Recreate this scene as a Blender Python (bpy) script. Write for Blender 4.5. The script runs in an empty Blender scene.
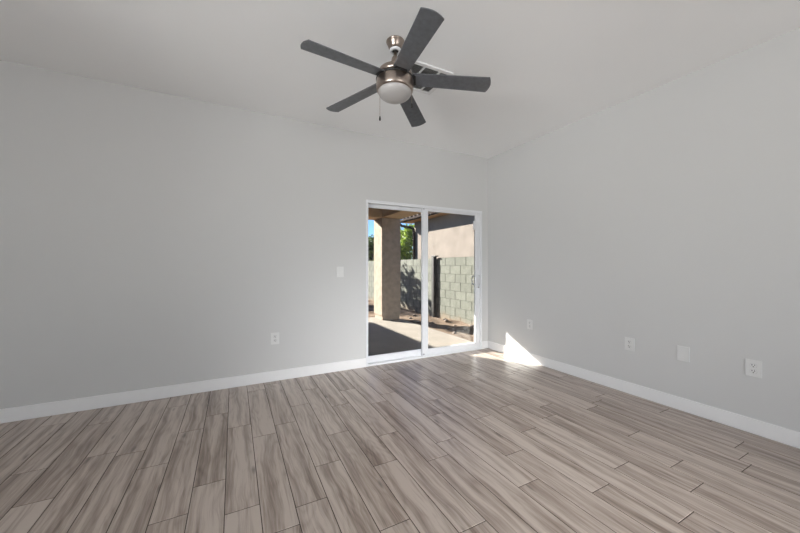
import bpy, bmesh, math, random
from mathutils import Vector, Matrix

random.seed(7)
sc = bpy.context.scene
COL = sc.collection
PI = math.pi

# ------------------------------------------------------------------ camera
cam_d = bpy.data.cameras.new('camera')
cam = bpy.data.objects.new('camera', cam_d)
COL.objects.link(cam)
cam.location = (-3.2817, -3.5509, 1.1903)
cam.rotation_euler = (PI / 2, 0, -0.478357)
cam_d.sensor_width = 36.0
cam_d.lens = 320.955 / 800 * 36.0
cam_d.shift_y = -0.0006
cam_d.clip_start = 0.02
cam_d.clip_end = 300
sc.camera = cam

# ------------------------------------------------------------------ world, sun, exposure
SUN_DIR = Vector((0.52, -0.854, -0.434)).normalized()      # the way the light travels
world = bpy.data.worlds.new('world')
sc.world = world
world.use_nodes = True
wn = world.node_tree
wn.nodes.clear()
sky = wn.nodes.new('ShaderNodeTexSky')
sky.sky_type = 'NISHITA'
sky.sun_disc = False
sky.sun_elevation = math.radians(26)
sky.sun_rotation = math.atan2(-SUN_DIR.x, -SUN_DIR.y)
sky.altitude = 800
sky.air_density = 1.0
sky.dust_density = 0.1
sky.ozone_density = 4.0
bg = wn.nodes.new('ShaderNodeBackground')
bg.inputs['Strength'].default_value = 0.25
wo = wn.nodes.new('ShaderNodeOutputWorld')
tint = wn.nodes.new('ShaderNodeMix')
tint.data_type, tint.blend_type = 'RGBA', 'MULTIPLY'
tint.inputs[0].default_value = 1.0
tint.inputs[7].default_value = (0.60, 0.71, 0.88, 1)
wn.links.new(sky.outputs[0], tint.inputs[6])
wn.links.new(tint.outputs[2], bg.inputs['Color'])
wn.links.new(bg.outputs[0], wo.inputs['Surface'])

sun_d = bpy.data.lights.new('sun', 'SUN')
sun_d.energy = 26.0
sun_d.angle = math.radians(0.55)
sun_d.color = (1.0, 0.94, 0.86)
sun = bpy.data.objects.new('sun', sun_d)
COL.objects.link(sun)
sun.rotation_euler = SUN_DIR.to_track_quat('-Z', 'Y').to_euler()


def area(name, loc, target, sx, sy, power, color=(1, 1, 1)):
    d = bpy.data.lights.new(name, 'AREA')
    d.shape = 'RECTANGLE'
    d.size, d.size_y = sx, sy
    d.energy = power
    d.color = color
    o = bpy.data.objects.new(name, d)
    COL.objects.link(o)
    o.location = loc
    o.rotation_euler = (Vector(target) - Vector(loc)).to_track_quat('-Z', 'Y').to_euler()
    return o


# fill lamps added out of view to brighten the room
WC = (0.99, 0.995, 1.0)
LIGHTS = [   # name, place, aim, width, height, power, spread (degrees)
    ('rear_fill_up', (-2.2, -7.28, 1.45), (-2.2, -6.38, 2.9), 2.4, 1.4, 90, 180),
    ('rear_fill_floor', (-2.2, -7.25, 1.6), (-1.5, -1.3, 0.0), 1.4, 1.1, 14, 32),
    ('side_fill_up', (-6.88, -4.6, 1.45), (-5.9, -4.6, 3.2), 2.2, 1.4, 110, 180),
    ('side_fill_corner', (-6.85, -4.6, 1.2), (-0.3, -0.6, 2.7), 2.0, 1.2, 20, 60),
]
for n_, p_, a_, w_, h_, e_, s_ in LIGHTS:
    area(n_, p_, a_, w_, h_, e_, WC).data.spread = math.radians(s_)

vs = sc.view_settings
vs.view_transform = 'Standard'
vs.look = 'None'
vs.gamma = 1.0
vs.use_curve_mapping = False
vs.exposure = 0.0

# ------------------------------------------------------------------ helpers


def tag(o, label=None, cat=None, group=None, kind=None):
    if label: o['label'] = label
    if cat: o['category'] = cat
    if group: o['group'] = group
    if kind: o['kind'] = kind
    return o


def empty(name, loc=(0, 0, 0)):
    o = bpy.data.objects.new(name, None)
    COL.objects.link(o)
    o.location = loc
    o.empty_display_size = 0.1
    return o


class MB:
    def __init__(self):
        self.bm = bmesh.new()

    def box(self, x0, y0, z0, x1, y1, z1, mi=0, bevel=0.0):
        x0, x1 = min(x0, x1), max(x0, x1)
        y0, y1 = min(y0, y1), max(y0, y1)
        z0, z1 = min(z0, z1), max(z0, z1)
        t = bmesh.new()
        vs_ = [t.verts.new(p) for p in [(x0, y0, z0), (x1, y0, z0), (x1, y1, z0), (x0, y1, z0), (x0, y0, z1), (x1, y0, z1), (x1, y1, z1), (x0, y1, z1)]]
        for f in [(0, 3, 2, 1), (4, 5, 6, 7), (0, 1, 5, 4), (1, 2, 6, 5), (2, 3, 7, 6), (3, 0, 4, 7)]:
            t.faces.new([vs_[i] for i in f]).material_index = mi
        if bevel > 0:
            bmesh.ops.bevel(t, geom=list(t.edges), offset=bevel, segments=2, affect='EDGES', profile=0.5)
            for f in t.faces: f.material_index = mi
        self.merge(t)
        return self

    def merge(self, t):
        m = bpy.data.meshes.new('tmp')
        t.to_mesh(m)
        t.free()
        self.bm.from_mesh(m)
        bpy.data.meshes.remove(m)

    def lathe(self, prof, c=(0, 0), n=48, mi=0, axis='Z', smooth=True):
        rings = []
        for r, z in prof:
            if r < 1e-6:
                rings.append([self.bm.verts.new((c[0], c[1], z))])
            else:
                rings.append([self.bm.verts.new((c[0] + r * math.cos(2 * PI * i / n), c[1] + r * math.sin(2 * PI * i / n), z)) for i in range(n)])
        for a, b in zip(rings, rings[1:]):
            for i in range(n):
                j = (i + 1) % n
                if len(a) == 1 and len(b) == 1: continue
                if len(a) == 1: f = self.bm.faces.new((a[0], b[j], b[i]))
                elif len(b) == 1: f = self.bm.faces.new((a[i], a[j], b[0]))
                else: f = self.bm.faces.new((a[i], a[j], b[j], b[i]))
                f.smooth = smooth
                f.material_index = mi
        return self

    def tube(self, pts, r, n=10, mi=0, radii=None):
        pts = [Vector(p) for p in pts]
        rings = []
        up = Vector((0, 0, 1))
        for i, p in enumerate(pts):
            d = (pts[min(i + 1, len(pts) - 1)] - pts[max(i - 1, 0)]).normalized()
            a = d.cross(up)
            if a.length < 1e-3: a = d.cross(Vector((1, 0, 0)))
            a.normalize()
            b = d.cross(a).normalized()
            rr = radii[i] if radii else r
            rings.append([self.bm.verts.new(p + a * rr * math.cos(2 * PI * k / n) + b * rr * math.sin(2 * PI * k / n)) for k in range(n)])
        for a, b in zip(rings, rings[1:]):
            for k in range(n):
                f = self.bm.faces.new((a[k], a[(k + 1) % n], b[(k + 1) % n], b[k]))
                f.smooth = True
                f.material_index = mi
        for ring in (rings[0], rings[-1]):
            try: self.bm.faces.new(ring).material_index = mi
            except ValueError: pass
        return self

    def xform(self, fn):
        for v in self.bm.verts: v.co = fn(v.co)
        return self

    def build(self, name, mats, parent=None, offset=(0, 0, 0), recalc=True):
        if recalc:
            bmesh.ops.recalc_face_normals(self.bm, faces=list(self.bm.faces))
        me = bpy.data.meshes.new(name)
        if any(offset):
            for v in self.bm.verts: v.co -= Vector(offset)
        self.bm.to_mesh(me)
        self.bm.free()
        for m in (mats if isinstance(mats, (list, tuple)) else [mats]): me.materials.append(m)
        o = bpy.data.objects.new(name, me)
        COL.objects.link(o)
        if parent: o.parent = parent
        elif any(offset): o.location = offset
        return o


# ------------------------------------------------------------------ materials
class NT:
    def __init__(self, name):
        self.m = bpy.data.materials.new(name)
        self.m.use_nodes = True
        self.t = self.m.node_tree
        self.t.nodes.clear()
        self.out = self.n('ShaderNodeOutputMaterial')

    def n(self, typ, **kw):
        nd = self.t.nodes.new(typ)
        for k, v in kw.items(): setattr(nd, k, v)
        return nd

    def l(self, a, b): self.t.links.new(a, b)

    def math(self, op, a, b=None, c=None, clamp=False):
        nd = self.n('ShaderNodeMath', operation=op, use_clamp=clamp)
        for i, v in enumerate((a, b, c)):
            if v is None: continue
            if isinstance(v, (int, float)): nd.inputs[i].default_value = v
            else: self.l(v, nd.inputs[i])
        return nd.outputs[0]

    def vec(self, x, y, z):
        nd = self.n('ShaderNodeCombineXYZ')
        for i, v in enumerate((x, y, z)):
            if isinstance(v, (int, float)): nd.inputs[i].default_value = v
            else: self.l(v, nd.inputs[i])
        return nd.outputs[0]

    def noise(self, vec, scale=1.0, detail=3, rough=0.5, dist=0.0):
        nd = self.n('ShaderNodeTexNoise')
        nd.inputs['Scale'].default_value = scale
        nd.inputs['Detail'].default_value = detail
        nd.inputs['Roughness'].default_value = rough
        nd.inputs['Distortion'].default_value = dist
        if vec is not None: self.l(vec, nd.inputs['Vector'])
        return nd.outputs['Fac']

    def ramp(self, fac, stops):
        nd = self.n('ShaderNodeValToRGB')
        el = nd.color_ramp.elements
        while len(el) > 1: el.remove(el[-1])
        for i, (p, c) in enumerate(stops):
            e = el[0] if i == 0 else el.new(p)
            e.position = p
            e.color = (*c, 1) if len(c) == 3 else c
        self.l(fac, nd.inputs[0])
        return nd.outputs[0]

    def mix(self, fac, a, b, mode='MIX'):
        nd = self.n('ShaderNodeMix', data_type='RGBA', blend_type=mode)
        for i, v in ((0, fac), (6, a), (7, b)):
            if isinstance(v, (int, float)): nd.inputs[i].default_value = v
            elif isinstance(v, tuple): nd.inputs[i].default_value = (*v, 1)
            else: self.l(v, nd.inputs[i])
        return nd.outputs[2]

    def pbr(self, color, rough=0.5, metal=0.0, spec=0.5, bump=None, bstr=0.2, bdist=0.01):
        b = self.n('ShaderNodeBsdfPrincipled')
        for k, v in (('Base Color', color), ('Roughness', rough), ('Metallic', metal), ('Specular IOR Level', spec)):
            if isinstance(v, (int, float)): b.inputs[k].default_value = v
            elif isinstance(v, tuple): b.inputs[k].default_value = (*v, 1)
            else: self.l(v, b.inputs[k])
        if bump is not None:
            bn = self.n('ShaderNodeBump')
            bn.inputs['Strength'].default_value = bstr
            bn.inputs['Distance'].default_value = bdist
            self.l(bump, bn.inputs['Height'])
            self.l(bn.outputs[0], b.inputs['Normal'])
        self.l(b.outputs[0], self.out.inputs['Surface'])
        self.b = b
        return self.m

    def obj(self):
        return self.n('ShaderNodeTexCoord').outputs['Object']


def simple(name, color, rough=0.5, metal=0.0, spec=0.5, nscale=20, var=0.06, bstr=0.0, bscale=60):
    t = NT(name)
    co = t.obj()
    f = t.noise(co, nscale, 3)
    c0 = tuple(max(0, c * (1 - var)) for c in color)
    c1 = tuple(min(1, c * (1 + var)) for c in color)
    c = t.ramp(f, [(0.3, c0), (0.7, c1)])
    bump = t.noise(co, bscale, 4) if bstr > 0 else None
    return t.pbr(c, rough, metal, spec, bump, bstr, 0.004)


M = {}
M['wall'] = simple('wall_paint', (0.585, 0.585, 0.578), 0.75, spec=0.25, nscale=1.5, var=0.008, bstr=0.12, bscale=90)
M['ceiling'] = simple('ceiling_paint', (0.92, 0.925, 0.925), 0.85, spec=0.2, nscale=1.5, var=0.008, bstr=0.12, bscale=80)
M['trim'] = simple('white_trim_paint', (0.80, 0.80, 0.80), 0.35, var=0.01)
M['vinyl'] = simple('white_vinyl', (0.72, 0.73, 0.75), 0.3, var=0.01)
M['louvre'] = simple('grey_louvre_paint', (0.46, 0.46, 0.45), 0.5, var=0.02)
M['duct'] = simple('duct_shade_grey', (0.16, 0.16, 0.16), 0.7)  # shade inside the vent put into the colour
M['track'] = simple('grey_track', (0.35, 0.35, 0.36), 0.4, metal=0.5)
M['plate'] = simple('white_plate_plastic', (0.68, 0.68, 0.67), 0.3, var=0.01)
M['slot'] = simple('dark_slot', (0.03, 0.03, 0.03), 0.6)
M['nickel'] = simple('brushed_nickel', (0.40, 0.335, 0.29), 0.28, metal=1.0, nscale=200, var=0.08)
M['blade'] = simple('charcoal_blade', (0.135, 0.143, 0.158), 0.36, metal=0.5, spec=1.0, nscale=30, var=0.15)
M['black'] = simple('black_gap', (0.015, 0.014, 0.013), 0.4)
M['stucco'] = simple('tan_stucco', (0.315, 0.255, 0.205), 0.9, spec=0.1, nscale=9, var=0.16, bstr=0.5, bscale=60)
M['beam'] = simple('bounce_tinted_stucco', (0.52, 0.36, 0.215), 0.9, spec=0.1, nscale=6, var=0.10, bstr=0.5, bscale=60)  # warm bounce from the sunlit slab put into the stucco colour
M['house'] = simple('cream_stucco', (0.215, 0.184, 0.158), 0.9, spec=0.1, nscale=2.4, var=0.13, bstr=0.4, bscale=50)
M['concrete'] = simple('patio_concrete', (0.28, 0.25, 0.215), 0.85, spec=0.2, nscale=3, var=0.08, bstr=0.2, bscale=80)
M['fascia'] = simple('brown_fascia', (0.040, 0.030, 0.027), 0.95, spec=0.05)
M['steel'] = simple('dark_steel_post', (0.030, 0.026, 0.023), 0.5, spec=0.4)
M['patio_ceiling'] = simple('patio_ceiling_stucco', (0.37, 0.27, 0.18), 0.9, spec=0.1, nscale=8, var=0.08)
M['bark'] = simple('tree_bark', (0.16, 0.11, 0.075), 0.9, nscale=14, var=0.3, bstr=0.6, bscale=30)
M['stone'] = simple('field_stone', (0.17, 0.135, 0.11), 0.9, nscale=9, var=0.25, bstr=0.6, bscale=20)
M['whiteglass'] = None


def mat_glass():
    t = NT('clear_window_glass')
    tr = t.n('ShaderNodeBsdfTransparent')
    tr.inputs[0].default_value = (0.95, 0.965, 0.96, 1)
    gl = t.n('ShaderNodeBsdfGlossy')
    gl.inputs['Roughness'].default_value = 0.0
    fr = t.n('ShaderNodeFresnel')
    fr.inputs[0].default_value = 1.35
    mx = t.n('ShaderNodeMixShader')
    t.l(fr.outputs[0], mx.inputs[0]); t.l(tr.outputs[0], mx.inputs[1]); t.l(gl.outputs[0], mx.inputs[2])
    t.l(mx.outputs[0], t.out.inputs['Surface'])
    return t.m


M['glass'] = mat_glass()


def mat_bowl():
    t = NT('frosted_white_glass')
    m = t.pbr((0.46, 0.445, 0.435), 0.35, spec=0.5)
    t.b.inputs['Subsurface Weight'].default_value = 0.3
    t.b.inputs['Subsurface Radius'].default_value = (0.03, 0.03, 0.03)
    return m


M['bowl'] = mat_bowl()


def mat_floor():
    t = NT('wood_look_tile')
    uv = t.n('ShaderNodeUVMap', uv_map='plank')
    s = t.n('ShaderNodeSeparateXYZ'); t.l(uv.outputs[0], s.inputs[0])
    u, v = s.outputs[0], s.outputs[1]
    at = t.n('ShaderNodeAttribute', attribute_name='tone')
    r = at.outputs['Fac']
    r40 = t.math('MULTIPLY', r, 40.0)
    # warped coordinates: grain flows along the plank
    w = t.noise(t.vec(t.math('MULTIPLY', u, 2.2), t.math('MULTIPLY', v, 5.0), r40), 1.0, 2)
    vw = t.math('ADD', v, t.math('MULTIPLY', t.math('SUBTRACT', w, 0.5), 0.075))
    broad = t.noise(t.vec(t.math('MULTIPLY', u, 0.9), t.math('MULTIPLY', vw, 20.0), r40), 1.0, 3, 0.55)
    mid = t.noise(t.vec(t.math('MULTIPLY', u, 3.5), t.math('MULTIPLY', vw, 75.0), r40), 1.0, 4, 0.6)
    fine = t.noise(t.vec(t.math('MULTIPLY', u, 9.0), t.math('MULTIPLY', vw, 230.0), r40), 1.0, 3, 0.65)
    # cathedral rings
    ringn = t.noise(t.vec(t.math('MULTIPLY', u, 1.3), t.math('MULTIPLY', v, 9.0), t.math('ADD', r40, 7.3)), 1.0, 1, 0.4)
    ring = t.math('ABSOLUTE', t.math('SINE', t.math('MULTIPLY', ringn, 34.0)))
    ringm = t.math('MULTIPLY', t.math('SUBTRACT', ring, 0.5), 0.07)
    tone = t.math('ADD', t.math('MULTIPLY', broad, 0.85), t.math('MULTIPLY', mid, 0.36))
    tone = t.math('ADD', tone, t.math('MULTIPLY', t.math('SUBTRACT', fine, 0.20), 0.30))
    tone = t.math('ADD', tone, ringm)
    tone = t.math('ADD', tone, t.math('MULTIPLY', t.math('SUBTRACT', r, 0.5), 0.13))
    tone = t.math('SUBTRACT', tone, 0.165)
    col = t.ramp(tone, [(0.27, (0.118, 0.082, 0.062)), (0.40, (0.240, 0.183, 0.147)), (0.52, (0.360, 0.292, 0.247)), (0.66, (0.500, 0.425, 0.370))])
    # knots
    vo = t.n('ShaderNodeTexVoronoi')
    vo.inputs['Scale'].default_value = 1.0
    t.l(t.vec(t.math('MULTIPLY', u, 2.2), t.math('MULTIPLY', vw, 9.0), r40), vo.inputs['Vector'])
    kn = t.ramp(vo.outputs['Distance'], [(0.0, (1, 1, 1)), (0.05, (0.7, 0.7, 0.7)), (0.12, (0, 0, 0))])
    col = t.mix(t.math('MULTIPLY', kn, 0.75), col, (0.050, 0.034, 0.026))
    rough = t.math('ADD', 0.26, t.math('MULTIPLY', mid, 0.12))
    return t.pbr(col, rough, spec=0.9, bump=t.math('ADD', mid, fine), bstr=0.10, bdist=0.002)


M['floor'] = mat_floor()
M['grout'] = simple('brown_grout', (0.075, 0.060, 0.050), 0.9, spec=0.1)


def mat_block():
    t = NT('grey_green_block_wall')
    s = t.n('ShaderNodeSeparateXYZ'); t.l(t.obj(), s.inputs[0])
    row = t.math('MULTIPLY', t.math('SUBTRACT', s.outputs[2], BROW), 1 / 0.203)
    rf = t.math('FLOOR', row)
    par = t.math('FLOORED_MODULO', rf, 2.0)
    run = t.math('ADD', s.outputs[1], s.outputs[0])
    col = t.math('ADD', t.math('MULTIPLY', t.math('SUBTRACT', run, BCOL), 1 / 0.406), t.math('MULTIPLY', par, 0.5))
    cf = t.math('FLOOR', col)
    vj = t.math('LESS_THAN', t.math('ABSOLUTE', t.math('SUBTRACT', t.math('SUBTRACT', col, cf), 0.5)), 2.0)
    fx = t.math('SUBTRACT', col, cf)
    dv = t.math('MULTIPLY', t.math('MINIMUM', fx, t.math('SUBTRACT', 1.0, fx)), 0.406)
    fz = t.math('SUBTRACT', row, rf)
    dh = t.math('MULTIPLY', t.math('MINIMUM', fz, t.math('SUBTRACT', 1.0, fz)), 0.203)
    mv = t.math('LESS_THAN', dv, 0.014)
    mh_ = t.math('LESS_THAN', dh, 0.010)
    wn_ = t.n('ShaderNodeTexWhiteNoise'); t.l(t.vec(rf, cf, 0.0), wn_.inputs['Vector'])
    base = t.mix(wn_.outputs['Value'], (0.140, 0.144, 0.124), (0.172, 0.176, 0.152))
    n = t.noise(t.obj(), 7, 4)
    n2 = t.noise(t.obj(), 3.0, 4)
    c = t.mix(1.0, base, t.ramp(n, [(0.3, (0.86, 0.86, 0.86)), (0.7, (1.1, 1.1, 1.1))]), 'MULTIPLY')
    c = t.mix(t.math('MULTIPLY', mh_, 0.8), c, (0.095, 0.098, 0.084))
    c = t.mix(t.math('MULTIPLY', mv, 0.95), c, (0.040, 0.042, 0.034))
    hgt = t.math('ADD', s.outputs[2], t.math('MULTIPLY', n2, -0.5))
    mk = t.ramp(t.math('ADD', hgt, 0.75), [(0.10, (1, 1, 1)), (0.55, (0, 0, 0))])
    c = t.mix(t.math('MULTIPLY', mk, 0.75), c, (0.27, 0.165, 0.095))
    return t.pbr(c, 0.95, spec=0.1, bump=n, bstr=0.3, bdist=0.005)


BROW, BCOL = 1.402 - 0.203 * 20, 4.347
M['block'] = mat_block()


def mat_dirt():
    t = NT('dry_dirt_ground')
    co = t.obj()
    n = t.noise(co, 2.2, 6, 0.6)
    n2 = t.noise(co, 7, 8, 0.8)
    f = t.math('ADD', t.math('MULTIPLY', n, 0.5), t.math('MULTIPLY', n2, 0.5))
    c = t.ramp(f, [(0.36, (0.055, 0.040, 0.030)), (0.46, (0.16, 0.115, 0.083)), (0.56, (0.24, 0.18, 0.135)), (0.70, (0.34, 0.27, 0.21))])
    return t.pbr(c, 1.0, spec=0.05, bump=f, bstr=0.9, bdist=0.05)


M['dirt'] = mat_dirt()


def mat_leaf(name, c0, c1):
    t = NT(name)
    gi = t.n('ShaderNodeAttribute', attribute_name='tone')
    c = t.ramp(gi.outputs['Fac'], [(0.0, c0), (1.0, c1)])
    m = t.pbr(c, 0.55, spec=0.3)
    d = t.n('ShaderNodeBsdfTranslucent'); t.l(c, d.inputs[0])
    mx = t.n('ShaderNodeMixShader'); mx.inputs[0].default_value = 0.35
    t.l(t.b.outputs[0], mx.inputs[1]); t.l(d.outputs[0], mx.inputs[2])
    t.l(mx.outputs[0], t.out.inputs['Surface'])
    return m


M['leaf_bright'] = mat_leaf('bright_green_leaves', (0.05, 0.10, 0.015), (0.32, 0.42, 0.06))
M['leaf_olive'] = mat_leaf('olive_green_leaves', (0.05, 0.08, 0.025), (0.22, 0.28, 0.10))


def mat_tile():
    t = NT('clay_roof_tile')
    n = t.noise(t.obj(), 4, 3)
    c = t.ramp(n, [(0.3, (0.09, 0.073, 0.062)), (0.7, (0.17, 0.14, 0.12))])
    return t.pbr(c, 0.9, spec=0.1)


M['tile'] = mat_tile()
M['eave'] = simple('bounce_tinted_eave', (0.50, 0.29, 0.13), 0.8, spec=0.1)  # warm bounce light under the eave put into the board colour

# ------------------------------------------------------------------ room shell
H = 2.75
XL, YR = -7.0, -7.4          # left and rear extents of the room
T = 0.15
DX0, DX1, DZ = -1.893, -0.120, 1.975   # door opening

m = MB()
m.box(XL - T, 0, -0.1, DX0, T, H)
m.box(DX1, 0, -0.1, T, T, H)
m.box(DX0, 0, DZ, DX1, T, H)
for f in m.bm.faces:
    if f.calc_center_median().y > T - 1e-3: f.material_index = 1
tag(m.build('wall_back', [M['wall'], M['stucco']]), kind='structure')
m = MB().box(0, YR - T, -0.1, T, 0, H)
tag(m.build('wall_right', M['wall']), kind='structure')
m = MB()                                           # side wall with its window opening
m.box(XL - T, YR - T, -0.1, XL, -5.75, H)
m.box(XL - T, -3.45, -0.1, XL, 0, H)
m.box(XL - T, -5.75, -0.1, XL, -3.45, 0.65)
m.box(XL - T, -5.75, 2.25, XL, -3.45, H)
tag(m.build('wall_left', M['wall']), kind='structure')
m = MB()
m.box(XL, YR - T, -0.1, -3.45, YR, H)
m.box(-0.95, YR - T, -0.1, 0, YR, H)
m.box(-3.45, YR - T, -0.1, -0.95, YR, 0.65)
m.box(-3.45, YR - T, 2.25, -0.95, YR, H)
tag(m.build('wall_rear', M['wall']), kind='structure')
tag(MB().box(XL - T, YR - T, H, T, T, H + 0.12).build('ceiling', M['ceiling']), kind='structure')


def window(name, x0, y0, x1, y1):
    root = empty(name, ((x0 + x1) / 2, (y0 + y1) / 2, 0.65))
    tag(root, kind='structure')
    f, g = MB(), MB()
    ax = abs(x1 - x0) > abs(y1 - y0)
    z0, z1, w = 0.65, 2.25, 0.05
    def bar(a0, a1, b0, b1, mb, t0=0.04, t1=0.09):
        if ax: mb.box(a0, y0 - t1, b0, a1, y0 - t0, b1)
        else: mb.box(x0 - t1, a0, b0, x0 - t0, a1, b1)
    a0, a1 = (x0, x1) if ax else (y0, y1)
    bar(a0, a1, z0, z0 + w, f); bar(a0, a1, z1 - w, z1, f)
    bar(a0, a0 + w, z0 + w, z1 - w, f); bar(a1 - w, a1, z0 + w, z1 - w, f)
    mid = (a0 + a1) / 2
    bar(mid - 0.025, mid + 0.025, z0 + w, z1 - w, f)
    bar(a0 + w, mid - 0.025, z0 + w, z1 - w, g, 0.06, 0.066)
    bar(mid + 0.025, a1 - w, z0 + w, z1 - w, g, 0.06, 0.066)
    off = root.location
    f.build('window_frame', M['vinyl'], root, off)
    g.build('window_glass', M['glass'], root, off)


window('window_1', -3.45, YR, -0.95, YR)
window('window_2', XL, -5.75, XL, -3.45)

# floor: one mesh, plank tiles laid along Y over a grout bed
PW, PL, G = 0.1555, 0.915, 0.0037
known = {0: -1.375, 1: -2.602, 2: -0.923, 3: -1.542, 4: -0.995, 5: -1.604, 6: -1.153, 7: -1.396, 8: -1.747, 9: -1.891,
         10: -1.488, 11: -1.786, 12: -1.314, 13: -1.630, 14: -1.909, 15: -1.108, 16: -1.802, 17: -1.508, -1: -2.812, -3: -2.693}
bm = bmesh.new()
uvl = bm.loops.layers.uv.new('plank')
tl = bm.loops.layers.float_color.new('tone')
rnd = random.Random(11)
xe = -0.677
k = -5
tones = []
while True:
    x1 = xe - PW * k
    x0 = x1 - PW
    if x1 < XL: break
    jy = known.get(k, rnd.uniform(-2, -1))
    y = jy + PL * math.ceil((0 - jy) / PL)
    while y > YR:
        ya, yb = max(y - PL, YR), min(y, 0)
        xa, xb = max(x0, XL), min(x1, 0.0)
        if xb - xa > 0.01 and yb - ya > 0.01:
            g0 = G / 2
            ch = 0.0016
            rr = rnd.random()
            uo, vo = rnd.uniform(0, 60), rnd.uniform(0, 20)
            fl = rnd.choice((1, -1))
            P = [(xa + g0, ya + g0), (xb - g0, ya + g0), (xb - g0, yb - g0), (xa + g0, yb - g0)]
            Q = [(xa + g0 + ch, ya + g0 + ch), (xb - g0 - ch, ya + g0 + ch), (xb - g0 - ch, yb - g0 - ch), (xa + g0 + ch, yb - g0 - ch)]
            lo = [bm.verts.new((px, py, -0.0014)) for px, py in P]
            hi = [bm.verts.new((px, py, 0.0)) for px, py in Q]
            fs = [bm.faces.new(hi)]
            for i in range(4):
                j = (i + 1) % 4
                fs.append(bm.faces.new((lo[i], lo[j], hi[j], hi[i])))
            for f in fs:
                for lp in f.loops:
                    lp[uvl].uv = (uo + fl * (lp.vert.co.y - ya), vo + (lp.vert.co.x - xa))
                    lp[tl] = (rr, rr, rr, 1)
        y -= PL
    k += 1
gz = -0.0013
gv = [bm.verts.new(p) for p in [(XL, YR, gz), (0, YR, gz), (0, 0.0, gz), (XL, 0.0, gz), (XL, YR, -0.1), (0, YR, -0.1), (0, 0.0, -0.1), (XL, 0.0, -0.1)]]
for q in [(0, 1, 2, 3), (7, 6, 5, 4), (0, 4, 5, 1), (1, 5, 6, 2), (2, 6, 7, 3), (3, 7, 4, 0)]:
    bm.faces.new([gv[i] for i in q]).material_index = 1
me = bpy.data.meshes.new('floor')
bm.to_mesh(me); bm.free()
me.materials.append(M['floor']); me.materials.append(M['grout'])
fl_o = bpy.data.objects.new('floor', me); COL.objects.link(fl_o)
tag(fl_o, kind='structure')

# baseboards
BH, BT = 0.107, 0.014


def baseboard(name, pts):
    """pts: (x0,y0,x1,y1) footprint"""
    mm = MB()
    for (x0, y0, x1, y1) in pts:
        mm.box(x0, y0, 0.0005, x1, y1, BH, bevel=0.003)
    tag(mm.build(name, M['trim']), kind='structure')


baseboard('baseboard_back', [(XL, -BT, DX0 - 0.001, 0), (DX1 + 0.001, -BT, -BT, 0)])
baseboard('baseboard_right', [(-BT, YR, 0, 0)])
baseboard('baseboard_left', [(XL, YR + BT, XL + BT, -BT)])
baseboard('baseboard_rear', [(XL, YR, -BT, YR + BT)])

# ------------------------------------------------------------------ sliding patio door
door = empty('door_1', ((DX0 + DX1) / 2, 0, 0))
tag(door, kind='structure')
off = tuple(door.location)
m = MB()
jw = 0.026
m.box(DX0, -0.010, 0.0, DX0 + jw, 0.12, DZ, bevel=0.002)
m.box(DX1 - jw, -0.010, 0.0, DX1, 0.12, DZ, bevel=0.002)
m.box(DX0 + jw, -0.010, DZ - 0.036, DX1 - jw, 0.12, DZ, bevel=0.002)
m.box(DX0 + jw, -0.010, 0.0005, DX1 - jw, 0.12, 0.024, bevel=0.002)
for yy in (0.048, 0.052):
    pass
m.box(DX0 + jw, 0.047, 0.024, DX1 - jw, 0.053, 0.036)
m.build('door_frame', M['vinyl'], door, off)


def panel(name, x0, x1, y0, y1, z0, z1, sl, sr, rb, rt):
    q = MB()
    q.box(x0, y0, z0, x0 + sl, y1, z1, bevel=0.002)
    q.box(x1 - sr, y0, z0, x1, y1, z1, bevel=0.002)
    q.box(x0 + sl, y0, z0, x1 - sr, y1, z0 + rb, bevel=0.002)
    q.box(x0 + sl, y0, z1 - rt, x1 - sr, y1, z1, bevel=0.002)
    # glazing bead
    b = 0.008
    gx0, gx1, gz0, gz1 = x0 + sl, x1 - sr, z0 + rb, z1 - rt
    q.box(gx0, y0 + 0.008, gz0, gx0 + b, y1 - 0.004, gz1)
    q.box(gx1 - b, y0 + 0.008, gz0, gx1, y1 - 0.004, gz1)
    q.box(gx0 + b, y0 + 0.008, gz0, gx1 - b, y1 - 0.004, gz0 + b)
    q.box(gx0 + b, y0 + 0.008, gz1 - b, gx1 - b, y1 - 0.004, gz1)
    p_ = q.build(name, M['vinyl'], door, off)
    yc = (y0 + y1) / 2
    g_ = MB().box(gx0 + b * 0.5, yc - 0.003, gz0 + b * 0.5, gx1 - b * 0.5, yc + 0.003, gz1 - b * 0.5).build('glass_pane', M['glass'], p_, off)
    return p_


panel('fixed_panel', DX0 + jw - 0.006, -1.035, 0.056, 0.088, 0.024, 1.94, 0.020, 0.03, 0.066, 0.034)
sp = panel('sliding_panel', -1.106, DX1 - jw, 0.010, 0.044, 0.024, 1.94, 0.082, 0.070, 0.070, 0.022)
# pull handle, inside and outside
hx = -0.176
m = MB()
m.box(hx - 0.015, 0.002, 0.90, hx + 0.015, 0.010, 1.07, bevel=0.003)
m.tube([(hx, 0.004, 0.915), (hx - 0.008, -0.026, 0.925), (hx - 0.012, -0.036, 0.985), (hx - 0.008, -0.026, 1.045), (hx, 0.004, 1.055)], 0.009, 10)
m.build('handle', M['vinyl'], sp, off)
m = MB().box(hx - 0.040, 0.044, 0.90, hx - 0.010, 0.050, 1.07, bevel=0.002)
m.tube([(hx - 0.03, 0.048, 0.92), (hx - 0.05, 0.075, 0.93), (hx - 0.055, 0.082, 0.985), (hx - 0.05, 0.075, 1.04), (hx - 0.03, 0.048, 1.05)], 0.010, 10)
m.build('outside_handle', M['vinyl'], sp, off)
m = MB().box(hx - 0.010, -0.004, 0.875, hx + 0.010, 0.010, 0.896, bevel=0.002)
m.build('thumb_latch', M['track'], sp, off)
m = MB().box(-0.262, -0.004, 1.705, -0.222, 0.020, 1.83, bevel=0.003)
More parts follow.
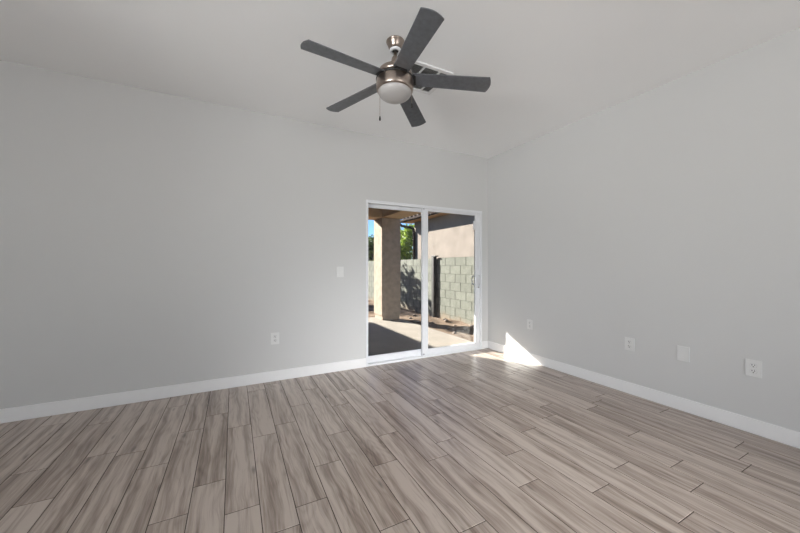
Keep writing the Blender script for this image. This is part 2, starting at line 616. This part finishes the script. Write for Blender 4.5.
m.build('security_tab', M['vinyl'], sp, off)
m = MB().box(-1.098, 0.002, 0.036, -1.080, 0.010, 0.052, bevel=0.001).box(-1.098, 0.002, 1.925, -1.080, 0.010, 1.938, bevel=0.001)
tag(m.build('corner_clip', M['track'], sp, off), 'grey corner clips')

# ------------------------------------------------------------------ wall plates


def wall_plate(name, wall, a, z, style, label, cat, group=None):
    """built facing -Y at origin; then turned on to its wall"""
    root = empty(name)
    tag(root, label, cat, group)
    w, h, d = 0.082, 0.120, 0.009
    if wall == 'back':
        root.location = (a, 0, z)
    else:
        root.location = (0, a, z)
        root.rotation_euler = (0, 0, -PI / 2)
    # local: face towards -Y
    m_ = MB().box(-w / 2, -d, -h / 2, w / 2, 0.0, h / 2, bevel=0.0025)
    m_.build('cover_plate', M['plate'], root)
    if style == 'outlet':
        for s in (-1, 1):
            zc = s * 0.0205
            r_ = MB()
            # receptacle face: rounded body with flat top and bottom
            n = 28
            vf, vb = [], []
            for i in range(n):
                an = 2 * PI * i / n
                px, pz = 0.0172 * math.cos(an), 0.0172 * math.sin(an)
                pz = max(-0.0135, min(0.0135, pz))
                vf.append(r_.bm.verts.new((px, -d - 0.0022, zc + pz)))
                vb.append(r_.bm.verts.new((px, -d + 0.001, zc + pz)))
            r_.bm.faces.new(vf)
            for i in range(n):
                j = (i + 1) % n
                r_.bm.faces.new((vf[i], vf[j], vb[j], vb[i]))
            rc = r_.build('receptacle', M['plate'], root)
            g_ = MB()                 # grey disc painted as the shaded gap round the receptacle
            gp_ = [g_.bm.verts.new((max(-1, min(1, math.cos(2 * PI * i / n))) * 0.0187, -d - 0.0002, zc + max(-0.0150, min(0.0150, 0.0187 * math.sin(2 * PI * i / n))))) for i in range(n)]
            g_.bm.faces.new(gp_)
            g_.build('gap', M['louvre'], rc)
            s_ = MB()
            yf = -d - 0.0026
            s_.box(-0.0085, yf, zc - 0.0010, -0.0048, yf + 0.001, zc + 0.0095)
            s_.box(0.0048, yf, zc - 0.0002, 0.0083, yf + 0.001, zc + 0.0090)
            s_.box(-0.0028, yf, zc - 0.0105, 0.0028, yf + 0.001, zc - 0.0045)
            s_.build('slot', M['slot'], rc)
        sc_ = MB()
        sc_.lathe([(0, 0.0018), (0.003, 0.0014), (0.0034, 0)], n=14)
        sc_.xform(lambda v: Vector((v.x, -d - v.z, v.y)))
        sc_.build('screw', M['plate'], root)
    elif style == 'switch':
        r_ = MB()
        r_.box(-0.0165, -d - 0.004, -0.033, 0.0165, -d + 0.001, 0.033, bevel=0.0015)
        r_.xform(lambda v: Vector((v.x, v.y - 0.05 * v.z if v.y < -d else v.y, v.z)))
        r_.build('rocker', M['plate'], root)
        for s in (-1, 1):
            q = MB().lathe([(0, 0.0012), (0.0028, 0.001), (0.003, 0)], n=12)
            q.xform(lambda v: Vector((v.x, -d - v.z, v.y + s * 0.048)))
            q.build('screw', M['plate'], root)
    else:
        for s in (-1, 1):
            q = MB().lathe([(0, 0.0012), (0.0028, 0.001), (0.003, 0)], n=12)
            q.xform(lambda v: Vector((v.x, -d - v.z, v.y + s * 0.030)))
            q.build('screw', M['plate'], root)
    return root


wall_plate('light_switch', 'back', -2.208, 1.123, 'switch', 'small white light switch on the wall left of the glass door', 'light switch')
wall_plate('wall_outlet', 'back', -2.900, 0.440, 'outlet', 'white duplex outlet low on the long wall left of the glass door', 'outlet')
wall_plate('wall_outlet', 'right', -0.748, 0.462, 'outlet', 'white outlet just above the sun patch, nearest the glass door on the right wall', 'outlet')
wall_plate('wall_outlet', 'right', -1.880, 0.462, 'outlet', 'white duplex outlet on the right wall, just left of the blank plate', 'outlet')
wall_plate('blank_wall_plate', 'right', -2.283, 0.470, 'blank', 'blank white wall plate between two outlets on the right wall', 'wall plate')
wall_plate('wall_outlet', 'right', -2.684, 0.464, 'outlet', 'largest looking white outlet, farthest right on the right wall, right of the blank plate', 'outlet')

# ------------------------------------------------------------------ ceiling fan
FX, FY = -2.305, -1.599
fan = empty('ceiling_fan', (FX, FY, H))
tag(fan, 'five-bladed ceiling fan with dark blades, nickel motor housing and white glass bowl light', 'ceiling fan')
foff = (FX, FY, H)
FS, FN = 1.023, Vector((-2.2825, -1.554, 2.4954))     # true size and hub of the fan
fan.location = (FN.x, FN.y, H)
HC = 2.7149


def fsize(v):
    return (Vector(v) - Vector((FX, FY, 2.466))) * FS + Vector((FX, FY, H + FN.z - H))


def tilt(v):       # the fan hangs very slightly out of plumb
    return Vector((v.x + 0.02 * (v.z - 2.66), v.y + 0.01 * (v.z - 2.66), v.z - 0.021 * (v.x - FX) - 0.010 * (v.y - FY)))


m = MB().lathe([(0, HC), (0.062, HC), (0.062, HC - 0.006), (0.060, HC - 0.009), (0.057, HC - 0.012), (0.047, HC - 0.040), (0.041, HC - 0.049), (0.036, HC - 0.053), (0.030, HC - 0.051), (0.0, HC - 0.047)], (FX, FY), 48)
m.xform(fsize).build('canopy', M['nickel'], fan, foff)
m = MB().lathe([(0.021, 2.667), (0.036, 2.663), (0.040, 2.656), (0.037, 2.648), (0.028, 2.645), (0.021, 2.649)], (FX, FY), 40)
tag(m.xform(fsize).build('canopy_ring', M['vinyl'], fan, foff), 'white ring under the canopy')
m = MB().lathe([(0, 2.678), (0.016, 2.673), (0.021, 2.661), (0.020, 2.648), (0.013, 2.641), (0, 2.639)], (FX, FY), 28)
tag(m.xform(fsize).build('hanger_ball', M['black'], fan, foff), 'dark hanger ball')
m = MB().lathe([(0, 2.66), (0.0125, 2.66), (0.0125, 2.52), (0, 2.52)], (FX, FY), 24).xform(tilt)
m.xform(fsize).build('downrod', M['nickel'], fan, foff)
m = MB().lathe([(0.0127, 2.612), (0.019, 2.610), (0.024, 2.600), (0.029, 2.570), (0.036, 2.535), (0.040, 2.520), (0.0, 2.518)], (FX, FY), 32).xform(tilt)
m.xform(fsize).build('coupling_cover', M['nickel'], fan, foff)
m = MB().lathe([(0, 2.520), (0.060, 2.519), (0.100, 2.516), (0.108, 2.512), (0.113, 2.503), (0.115, 2.490), (0.115, 2.470), (0.0, 2.470)], (FX, FY), 64).xform(tilt)
mh = m.xform(fsize).build('motor_housing', M['nickel'], fan, foff)
m = MB().lathe([(0, 2.470), (0.100, 2.4695), (0.100, 2.458), (0.127, 2.457), (0.129, 2.452), (0.127, 2.447), (0, 2.447)], (FX, FY), 64).xform(tilt)
tag(m.xform(fsize).build('seam_ring', M['black'], mh, foff), 'black ring between the two halves of the housing')
m = MB().lathe([(0.0, 2.447), (0.124, 2.4465), (0.126, 2.440), (0.1265, 2.410), (0.125, 2.384), (0.121, 2.374), (0.114, 2.370), (0.108, 2.374), (0.0, 2.380)], (FX, FY), 64).xform(tilt)
lk = m.xform(fsize).build('light_fitter', M['nickel'], fan, foff)
prof = [(0.111, 2.376)]
for i in range(0, 15):
    a = PI / 2 * i / 14
    prof.append((0.112 * math.cos(a), 2.366 - 0.053 * math.sin(a)))
prof[-1] = (0.0, 2.313)
m = MB().lathe(prof, (FX, FY), 64).xform(tilt)
tag(m.xform(fsize).build('glass_bowl', M['bowl'], fan, foff), 'frosted white glass bowl')


def blade_mesh(ang, r0, th=0.006):
    """outline in (r, s) with the tip arc; pitched, drooping and tilted as the photo shows"""
    u = Vector((math.cos(ang), math.sin(ang)))
    n_ = Vector((-u.y, u.x))
    wr, wt = 0.051, 0.0635
    out = [(r0, -wr), (0.61, -wt + 0.0006)]
    for i in range(0, 13):
        t_ = -1 + 2 * i / 12
        out.append((0.627 + 0.018 * (1 - abs(t_) ** 2.0) - 0.0006, t_ * wt))
    out += [(0.61, wt - 0.0006), (r0, wr)]
    bm_ = bmesh.new()
    def P(r, s, dz):
        x, y = u.x * r + n_.x * s, u.y * r + n_.y * s
        z = 2.466 - 0.012 * (s / wt) - 0.021 * x - 0.010 * y - 0.058 * r + dz
        return Vector((FX + x, FY + y, z))
    lo = [bm_.verts.new(P(r, s, -th / 2)) for r, s in out]
    hi = [bm_.verts.new(P(r, s, th / 2)) for r, s in out]
    bm_.faces.new(lo); bm_.faces.new(list(reversed(hi)))
    for i in range(len(out)):
        j = (i + 1) % len(out)
        bm_.faces.new((lo[i], lo[j], hi[j], hi[i]))
    q = MB(); q.merge(bm_)
    return q, P


for kb in range(5):
    ang = math.radians(188.50 + 72 * kb)
    q, P = blade_mesh(ang, 0.118)
    b_ = q.xform(fsize).build('blade', M['blade'], fan, foff)
    # blade iron: plate gripping the root and reaching into the housing
    iron = bmesh.new()
    ol = [(0.085, -0.036), (0.112, -0.044), (0.136, -0.036), (0.142, 0.036), (0.112, 0.044), (0.085, 0.036)]
    lo = [iron.verts.new(P(r, s, -0.0031)) for r, s in ol]
    hi = [iron.verts.new(P(r, s, -0.0075)) for r, s in ol]
    iron.faces.new(lo); iron.faces.new(list(reversed(hi)))
    for i in range(6): iron.faces.new((lo[i], lo[(i + 1) % 6], hi[(i + 1) % 6], hi[i]))
    q = MB(); q.merge(iron)
    tag(q.xform(fsize).build('blade_bracket', M['black'], b_, foff), 'black bracket at the blade root')

R_ = Vector((math.cos(0.478357), -math.sin(0.478357), 0))
F_ = Vector((math.sin(0.478357), math.cos(0.478357), 0))
for lat, dep, zt, zb in ((-0.101, -0.066, 2.400, 2.178), (0.110, -0.045, 2.400, 2.272)):
    c = Vector((FX, FY, 0)) + R_ * lat + F_ * dep
    q = MB()
    q.tube([(c.x, c.y, zt), (c.x, c.y, zb)], 0.0012, 6)
    zz = zt
    while zz > zb + 0.004:            # ball links
        t_ = bmesh.new()
        bmesh.ops.create_icosphere(t_, subdivisions=1, radius=0.0019, matrix=Matrix.Translation((c.x, c.y, zz)))
        q.merge(t_)
        zz -= 0.0055
    ch = q.xform(fsize).build('pull_chain', M['nickel'], fan, foff)
    q = MB().lathe([(0, zb + 0.002), (0.003, zb), (0.0045, zb - 0.006), (0.0062, zb - 0.018), (0.0055, zb - 0.027), (0.0, zb - 0.031)], (c.x, c.y), 16)
    tag(q.xform(fsize).build('pull_fob', M['black'], ch, foff), 'small dark pull weight')

# ------------------------------------------------------------------ ceiling vent
VX0, VX1, VY0, VY1 = -2.085, -1.705, -1.452, -1.092
vent = empty('ceiling_vent', ((VX0 + VX1) / 2, (VY0 + VY1) / 2, H))
tag(vent, 'square white louvred ceiling air vent partly hidden behind the fan', 'air vent')
voff = tuple(vent.location)
m = MB()
zf0, zf1 = H - 0.012, H - 0.0003
b = 0.032
m.box(VX0, VY0, zf0, VX1, VY0 + b, zf1, bevel=0.002)
m.box(VX0, VY1 - b, zf0, VX1, VY1, zf1, bevel=0.002)
m.box(VX0, VY0 + b, zf0, VX0 + b, VY1 - b, zf1, bevel=0.002)
m.box(VX1 - b, VY0 + b, zf0, VX1, VY1 - b, zf1, bevel=0.002)
m.build('vent_frame', M['trim'], vent, voff)
xa, xb = -1.957, -1.815
m = MB()
m.box(xa - 0.007, VY0 + b, zf0 + 0.001, xa + 0.007, VY1 - b, zf1 - 0.001)
m.box(xb - 0.007, VY0 + b, zf0 + 0.001, xb + 0.007, VY1 - b, zf1 - 0.001)
m.build('divider', M['trim'], vent, voff)
m = MB().box(VX0 + b, VY0 + b, H - 0.0015, VX1 - b, VY1 - b, H - 0.0004)  # flat sheet coloured like the dark inside the duct
tag(m.build('duct_shade_sheet', M['duct'], vent, voff), 'flat grey sheet painted as the shaded duct opening')


def louvres(x0, x1, y0, y1, along, sign):
    q = MB()
    pitch, w_ = 0.0115, 0.0105
    if along == 'Y':
        c = x0 + pitch / 2
        while c < x1 - 0.003:
            v_ = [(c - sign * w_ / 2, y, H - 0.0025) for y in (y0, y1)] + [(c + sign * w_ * 0.3, y, H - 0.0105) for y in (y1, y0)]
            vs_ = [q.bm.verts.new(p) for p in v_]; q.bm.faces.new(vs_)
            vs2 = [q.bm.verts.new((p[0] + 0.001, p[1], p[2])) for p in v_]; q.bm.faces.new(list(reversed(vs2)))
            for i in range(4): q.bm.faces.new((vs_[i], vs_[(i + 1) % 4], vs2[(i + 1) % 4], vs2[i]))
            c += pitch
    else:
        c = y0 + pitch / 2
        while c < y1 - 0.003:
            v_ = [(x, c - sign * w_ / 2, H - 0.0025) for x in (x0, x1)] + [(x, c + sign * w_ * 0.3, H - 0.0105) for x in (x1, x0)]
            vs_ = [q.bm.verts.new(p) for p in v_]; q.bm.faces.new(vs_)
            vs2 = [q.bm.verts.new((p[0], p[1] + 0.001, p[2])) for p in v_]; q.bm.faces.new(list(reversed(vs2)))
            for i in range(4): q.bm.faces.new((vs_[i], vs_[(i + 1) % 4], vs2[(i + 1) % 4], vs2[i]))
            c += pitch
    q.build('louvre_bank', M['louvre'], vent, voff)


louvres(VX0 + b, xa - 0.007, VY0 + b, VY1 - b, 'X', -1)
louvres(xa + 0.007, xb - 0.007, VY0 + b, VY1 - b, 'X', -1)
louvres(xb + 0.007, VX1 - b, VY0 + b, VY1 - b, 'X', -1)

# ------------------------------------------------------------------ outside: patio
SX = 0.20
tag(MB().box(-3.6, T, -0.30, SX, 3.68, -0.05, bevel=0.004).build('patio_slab', M['concrete']), kind='structure')
tag(MB().box(-3.6, T, 2.66, 0.30, 3.70, 2.78).build('patio_ceiling', M['patio_ceiling']), kind='structure')
tag(MB().box(-0.28, T, 2.295, SX, 3.13, 2.66, bevel=0.006).build('patio_beam_side', M['beam']), kind='structure')
tag(MB().box(-3.6, 3.13, 2.295, SX, 3.61, 2.66, bevel=0.006).build('patio_beam_front', M['beam']), kind='structure')


def column(x0, x1, y0, y1, label):
    root = empty('patio_column', ((x0 + x1) / 2, (y0 + y1) / 2, -0.05))
    tag(root, label, 'column')
    o_ = tuple(root.location)
    MB().box(x0, y0, 0.045, x1, y1, 2.295, bevel=0.012).build('shaft', M['stucco'], root, o_)
    MB().box(x0 + 0.022, y0 + 0.022, -0.05, x1 - 0.022, y1 - 0.022, 0.045).build('plinth', M['stucco'], root, o_)


column(-0.28, SX, 3.13, 3.61, 'square tan stucco column on the patio seen through the left glass panel')
column(-3.28, -2.80, 3.13, 3.61, 'second square tan stucco column at the left end of the patio')

# unseen block added left of the patio to shade its slab
tag(MB().box(-7.0, T, -0.3, -3.6, 7.95, 2.49).build('slab_shade_block', M['stucco']), kind='structure')
tag(MB().box(-3.6, T, 2.295, -3.22, 3.13, 2.66, bevel=0.006).build('patio_beam_side', M['beam']), kind='structure')  # unseen left beam, added to block stray sun above the patio's left edge

# ------------------------------------------------------------------ ground
def gz_at(x, y):
    base = -0.10 - 0.03 * min(1, max(0, (x - SX) / 1.2))
    n_ = 0.03 * math.sin(x * 5.1 + y * 2.3) * math.sin(y * 3.7 - x * 1.2) + 0.015 * math.sin(x * 13 + 1) * math.sin(y * 11.0)
    return base + n_ * (1 if x > SX + 0.1 or y > 3.8 else 0.3)


bm = bmesh.new()
nx, ny = 90, 150
gx0, gx1, gy0, gy1 = -7.0, 1.55, 0.16, 13.7
grid = []
for i in range(nx + 1):
    row = []
    for j in range(ny + 1):
        x = gx0 + (gx1 - gx0) * i / nx
        y = gy0 + (gy1 - gy0) * j / ny
        row.append(bm.verts.new((x, y, min(gz_at(x, y), -0.07 if (x > SX + .02 or y > 3.7) else -0.25))))
    grid.append(row)
for i in range(nx):
    for j in range(ny):
        f = bm.faces.new((grid[i][j], grid[i + 1][j], grid[i + 1][j + 1], grid[i][j + 1]))
        f.smooth = True
q = MB(); q.merge(bm)
tag(q.build('yard_ground', M['dirt'], recalc=False), kind='structure')
tag(MB().box(-60, -60, -0.62, 60, 90, -0.45).build('far_ground', M['dirt']), kind='structure')

# block wall, left and right of a steel post
tag(MB().box(1.45, 3.64, -0.45, 1.65, 13.5, 1.388).build('block_wall_far', M['block']), kind='structure')
tag(MB().box(1.45, 1.25, -0.45, 1.65, 3.43, 1.402).build('block_wall_near', M['block']), kind='structure')
tag(MB().box(-7.0, 13.5, -0.45, 1.65, 13.7, 1.365).build('block_wall_end', M['block']), kind='structure')

# ------------------------------------------------------------------ neighbour house
HX, EX, EZ = 3.6, 3.1, 3.04
nh = empty('neighbour_house', (HX + 4, 3.0, -0.4))
tag(nh, 'cream stucco house with clay tile roof standing beyond the block wall', 'house')
no = tuple(nh.location)
MB().box(HX, -7, -0.45, HX + 9, 8.38, 3.15).build('house_wall', M['house'], nh, no)
MB().box(EX + 0.02, -7.2, EZ + 0.02, HX + 0.1, 8.80, EZ + 0.06).build('soffit', M['eave'], nh, no)
fa = MB().box(EX, -7.2, EZ, EX + 0.03, 8.80, EZ + 0.11).build('fascia', M['fascia'], nh, no)
# tiles: barrel profile running up the slope, stepped in courses
q = MB()
slope = 0.33
pit = 0.30
nyy = int((8.86 + 7.2) / (pit / 8))
cols = []
def tz(y): 
    ph = ((y + 7.2) % pit) / pit     # barrel shape
    return 0.085 * abs(math.sin(PI * ph))
rows_ = []
for c_ in range(14):
    xa = EX - 0.05 + c_ * 0.33
    xb = xa + 0.36
    rows_.append((xa, xb))
for c_, (xa, xb) in enumerate(rows_):
    prev = None
    for iy in range(nyy + 1):
        y = -7.2 + iy * pit / 8
        za = EZ + 0.13 + (xa - EX) * slope + tz(y) + 0.02
        zb_ = EZ + 0.13 + (xb - EX) * slope + tz(y) - 0.01
        v0 = q.bm.verts.new((xa, y, za - 0.035)); v1 = q.bm.verts.new((xa, y, za)); v2 = q.bm.verts.new((xb, y, zb_))
        if prev:
            q.bm.faces.new((prev[0], v0, v1, prev[1])); q.bm.faces.new((prev[1], v1, v2, prev[2]))
        prev = (v0, v1, v2)
q.build('tile_roof', M['tile'], nh, no, recalc=False)
MB().box(EX - 0.02, -7.2, EZ + 0.09, EX + 4.7, 8.84, EZ + 0.12).xform(lambda v: Vector((v.x, v.y, v.z + max(0, (v.x - EX)) * slope))).build('roof_deck', M['fascia'], nh, no)
MB().tube([(EX - 0.05, 8.72, EZ + 0.04), (EX - 0.04, 8.70, EZ - 0.06), (EX + 0.06, 8.67, EZ - 0.13), (HX - 0.16, 8.42, EZ - 0.20), (HX - 0.08, 8.32, EZ - 0.28), (HX - 0.06, 8.30, EZ - 0.45), (HX - 0.06, 8.30, -0.35)], 0.055, 10).build('downspout', M['fascia'], nh, no)
MB().box(EX - 0.11, -7.2, EZ + 0.02, EX - 0.005, 8.82, EZ + 0.10, bevel=0.01).build('gutter', M['fascia'], nh, no)

# steel post
gp = empty('steel_post', (1.40, 3.535, -0.13))
tag(gp, 'dark steel post standing in the gap of the block wall', 'post')
go = tuple(gp.location)
MB().box(1.352, 3.485, -0.16, 1.448, 3.585, 1.455, bevel=0.004).build('post_shaft', M['steel'], gp, go)
MB().box(1.345, 3.40, 1.435, 1.452, 3.592, 1.460, bevel=0.003).build('post_cap', M['steel'], gp, go)
tag(MB().box(1.45, -3.0, -0.45, 1.65, 1.25, 2.0).build('bounce_wall', M['trim']), kind='structure')  # unseen white wall added to bounce sunlight in through the door
tag(MB().box(1.47, 3.43, -0.45, 1.63, 3.64, 1.36).build('block_wall_joint', M['block']), kind='structure')

# ------------------------------------------------------------------ trees and stones


def tree(name, x, y, z0, h, crown, mat, n, label, cat='tree', leaf=0.12, squash=1.0, trunk=0.09, seed=1, group=None, limbs=7):
    rg = random.Random(seed)
    root = empty(name, (x, y, z0))
    tag(root, label, cat, group)
    cz = z0 + h - crown * squash
    q = MB()
    pts = [(x, y, z0), (x + 0.05, y + 0.03, z0 + h * 0.3), (x - 0.03, y, cz)]
    q.tube(pts, trunk, 9, radii=[trunk, trunk * 0.8, trunk * 0.5])
    q.build('trunk', M['bark'], root, (x, y, z0))
    q = MB()
    tips = []
    for i in range(limbs):
        a = 2 * PI * i / limbs + rg.uniform(-.3, .3)
        e = rg.uniform(-0.2, 1.1)
        L = crown * rg.uniform(.55, .85)
        s = Vector((x, y, z0 + h * 0.3 + (cz - z0 - h * 0.3) * rg.random()))
        d = Vector((math.cos(a) * math.cos(e), math.sin(a) * math.cos(e), math.sin(e) * squash + .2))
        t_ = s + d * L
        q.tube([s, s + d * L * .5 + Vector((0, 0, .05)), t_], .03, 6, radii=[trunk * .45, trunk * .3, trunk * .12])
        tips.append(t_)
    q.build('branches', M['bark'], root, (x, y, z0))
    bm_ = bmesh.new()
    tl_ = bm_.loops.layers.float_color.new('tone')
    cl = []
    for i in range(26):
        a, e = rg.uniform(0, 2 * PI), rg.uniform(-.9, 1.4)
        rr = crown * rg.uniform(.35, .85)
        cl.append((Vector((x + rr * math.cos(a) * math.cos(e), y + rr * math.sin(a) * math.cos(e), cz + rr * squash * math.sin(e))), crown * rg.uniform(.22, .42)))
    for i in range(n):
        c, rr = rg.choice(cl)
        d = Vector((rg.gauss(0, 1), rg.gauss(0, 1), rg.gauss(0, 1))).normalized() * rr * rg.random() ** .4
        p = c + d
        a = Vector((rg.gauss(0, 1), rg.gauss(0, 1), rg.gauss(0, .6))).normalized()
        b_ = a.cross(Vector((rg.gauss(0, 1), rg.gauss(0, 1), rg.gauss(0, 1)))).normalized()
        s = leaf * rg.uniform(.6, 1.3)
        vs_ = [bm_.verts.new(p - a * s), bm_.verts.new(p + b_ * s * .35), bm_.verts.new(p + a * s), bm_.verts.new(p - b_ * s * .35)]
        f = bm_.faces.new(vs_)
        t0 = rg.random()
        for lp in f.loops: lp[tl_] = (t0, t0, t0, 1)
    me_ = bpy.data.meshes.new('foliage')
    for v in bm_.verts: v.co -= Vector((x, y, z0))
    bm_.to_mesh(me_); bm_.free()
    me_.materials.append(mat)
    o = bpy.data.objects.new('foliage', me_); COL.objects.link(o); o.parent = root
    return root


tree('leafy_tree', 9.0, 18.5, -0.4, 4.75, 1.7, M['leaf_bright'], 5200, 'bright green leafy tree between the column and the tile roofed house', leaf=0.16, seed=3)
tree('leafy_tree', 6.5, 20.0, -0.4, 4.0, 1.4, M['leaf_olive'], 5200, 'olive green tree left of the patio column against the sky', leaf=0.15, seed=5)
tree('yard_tree', -2.0, 10.1, -0.15, 3.9, 1.25, M['leaf_olive'], 1500, 'loose crowned tree in the yard casting dappled shade on the block wall', leaf=0.13, seed=9, limbs=9)

rs = random.Random(4)
for i, (x, y, s) in enumerate([(0.45, 2.85, .07), (0.62, 2.45, .05), (0.95, 1.7, .04), (1.2, 2.7, .05), (0.42, 1.35, .035), (0.9, 3.7, .05), (1.3, 1.9, .04), (0.78, 3.05, .035), (1.1, 2.25, .03), (0.7, 1.95, .03), (1.32, 2.95, .045), (0.55, 3.3, .04), (1.0, 3.2, .03), (1.25, 1.45, .035)]):
    t_ = bmesh.new()
    bmesh.ops.create_icosphere(t_, subdivisions=3, radius=s)
    for v in t_.verts:
        k_ = 1 + 0.22 * math.sin(v.co.x * 31 / (s * 12) + i) * math.cos(v.co.y * 27 / (s * 12) + i * 2)
        v.co = Vector((v.co.x * k_ * 1.3, v.co.y * k_, v.co.z * 0.6 * k_))
    for f in t_.faces: f.smooth = True
    q = MB(); q.merge(t_)
    o = q.build('stone', M['stone'])
    o.location = (x, y, gz_at(x, y) + s * .3)
    o.rotation_euler = (0, 0, rs.uniform(0, 6))
    tag(o, 'small brown stone lying on the dry dirt between patio slab and block wall', 'stone', 'stones on the dirt')
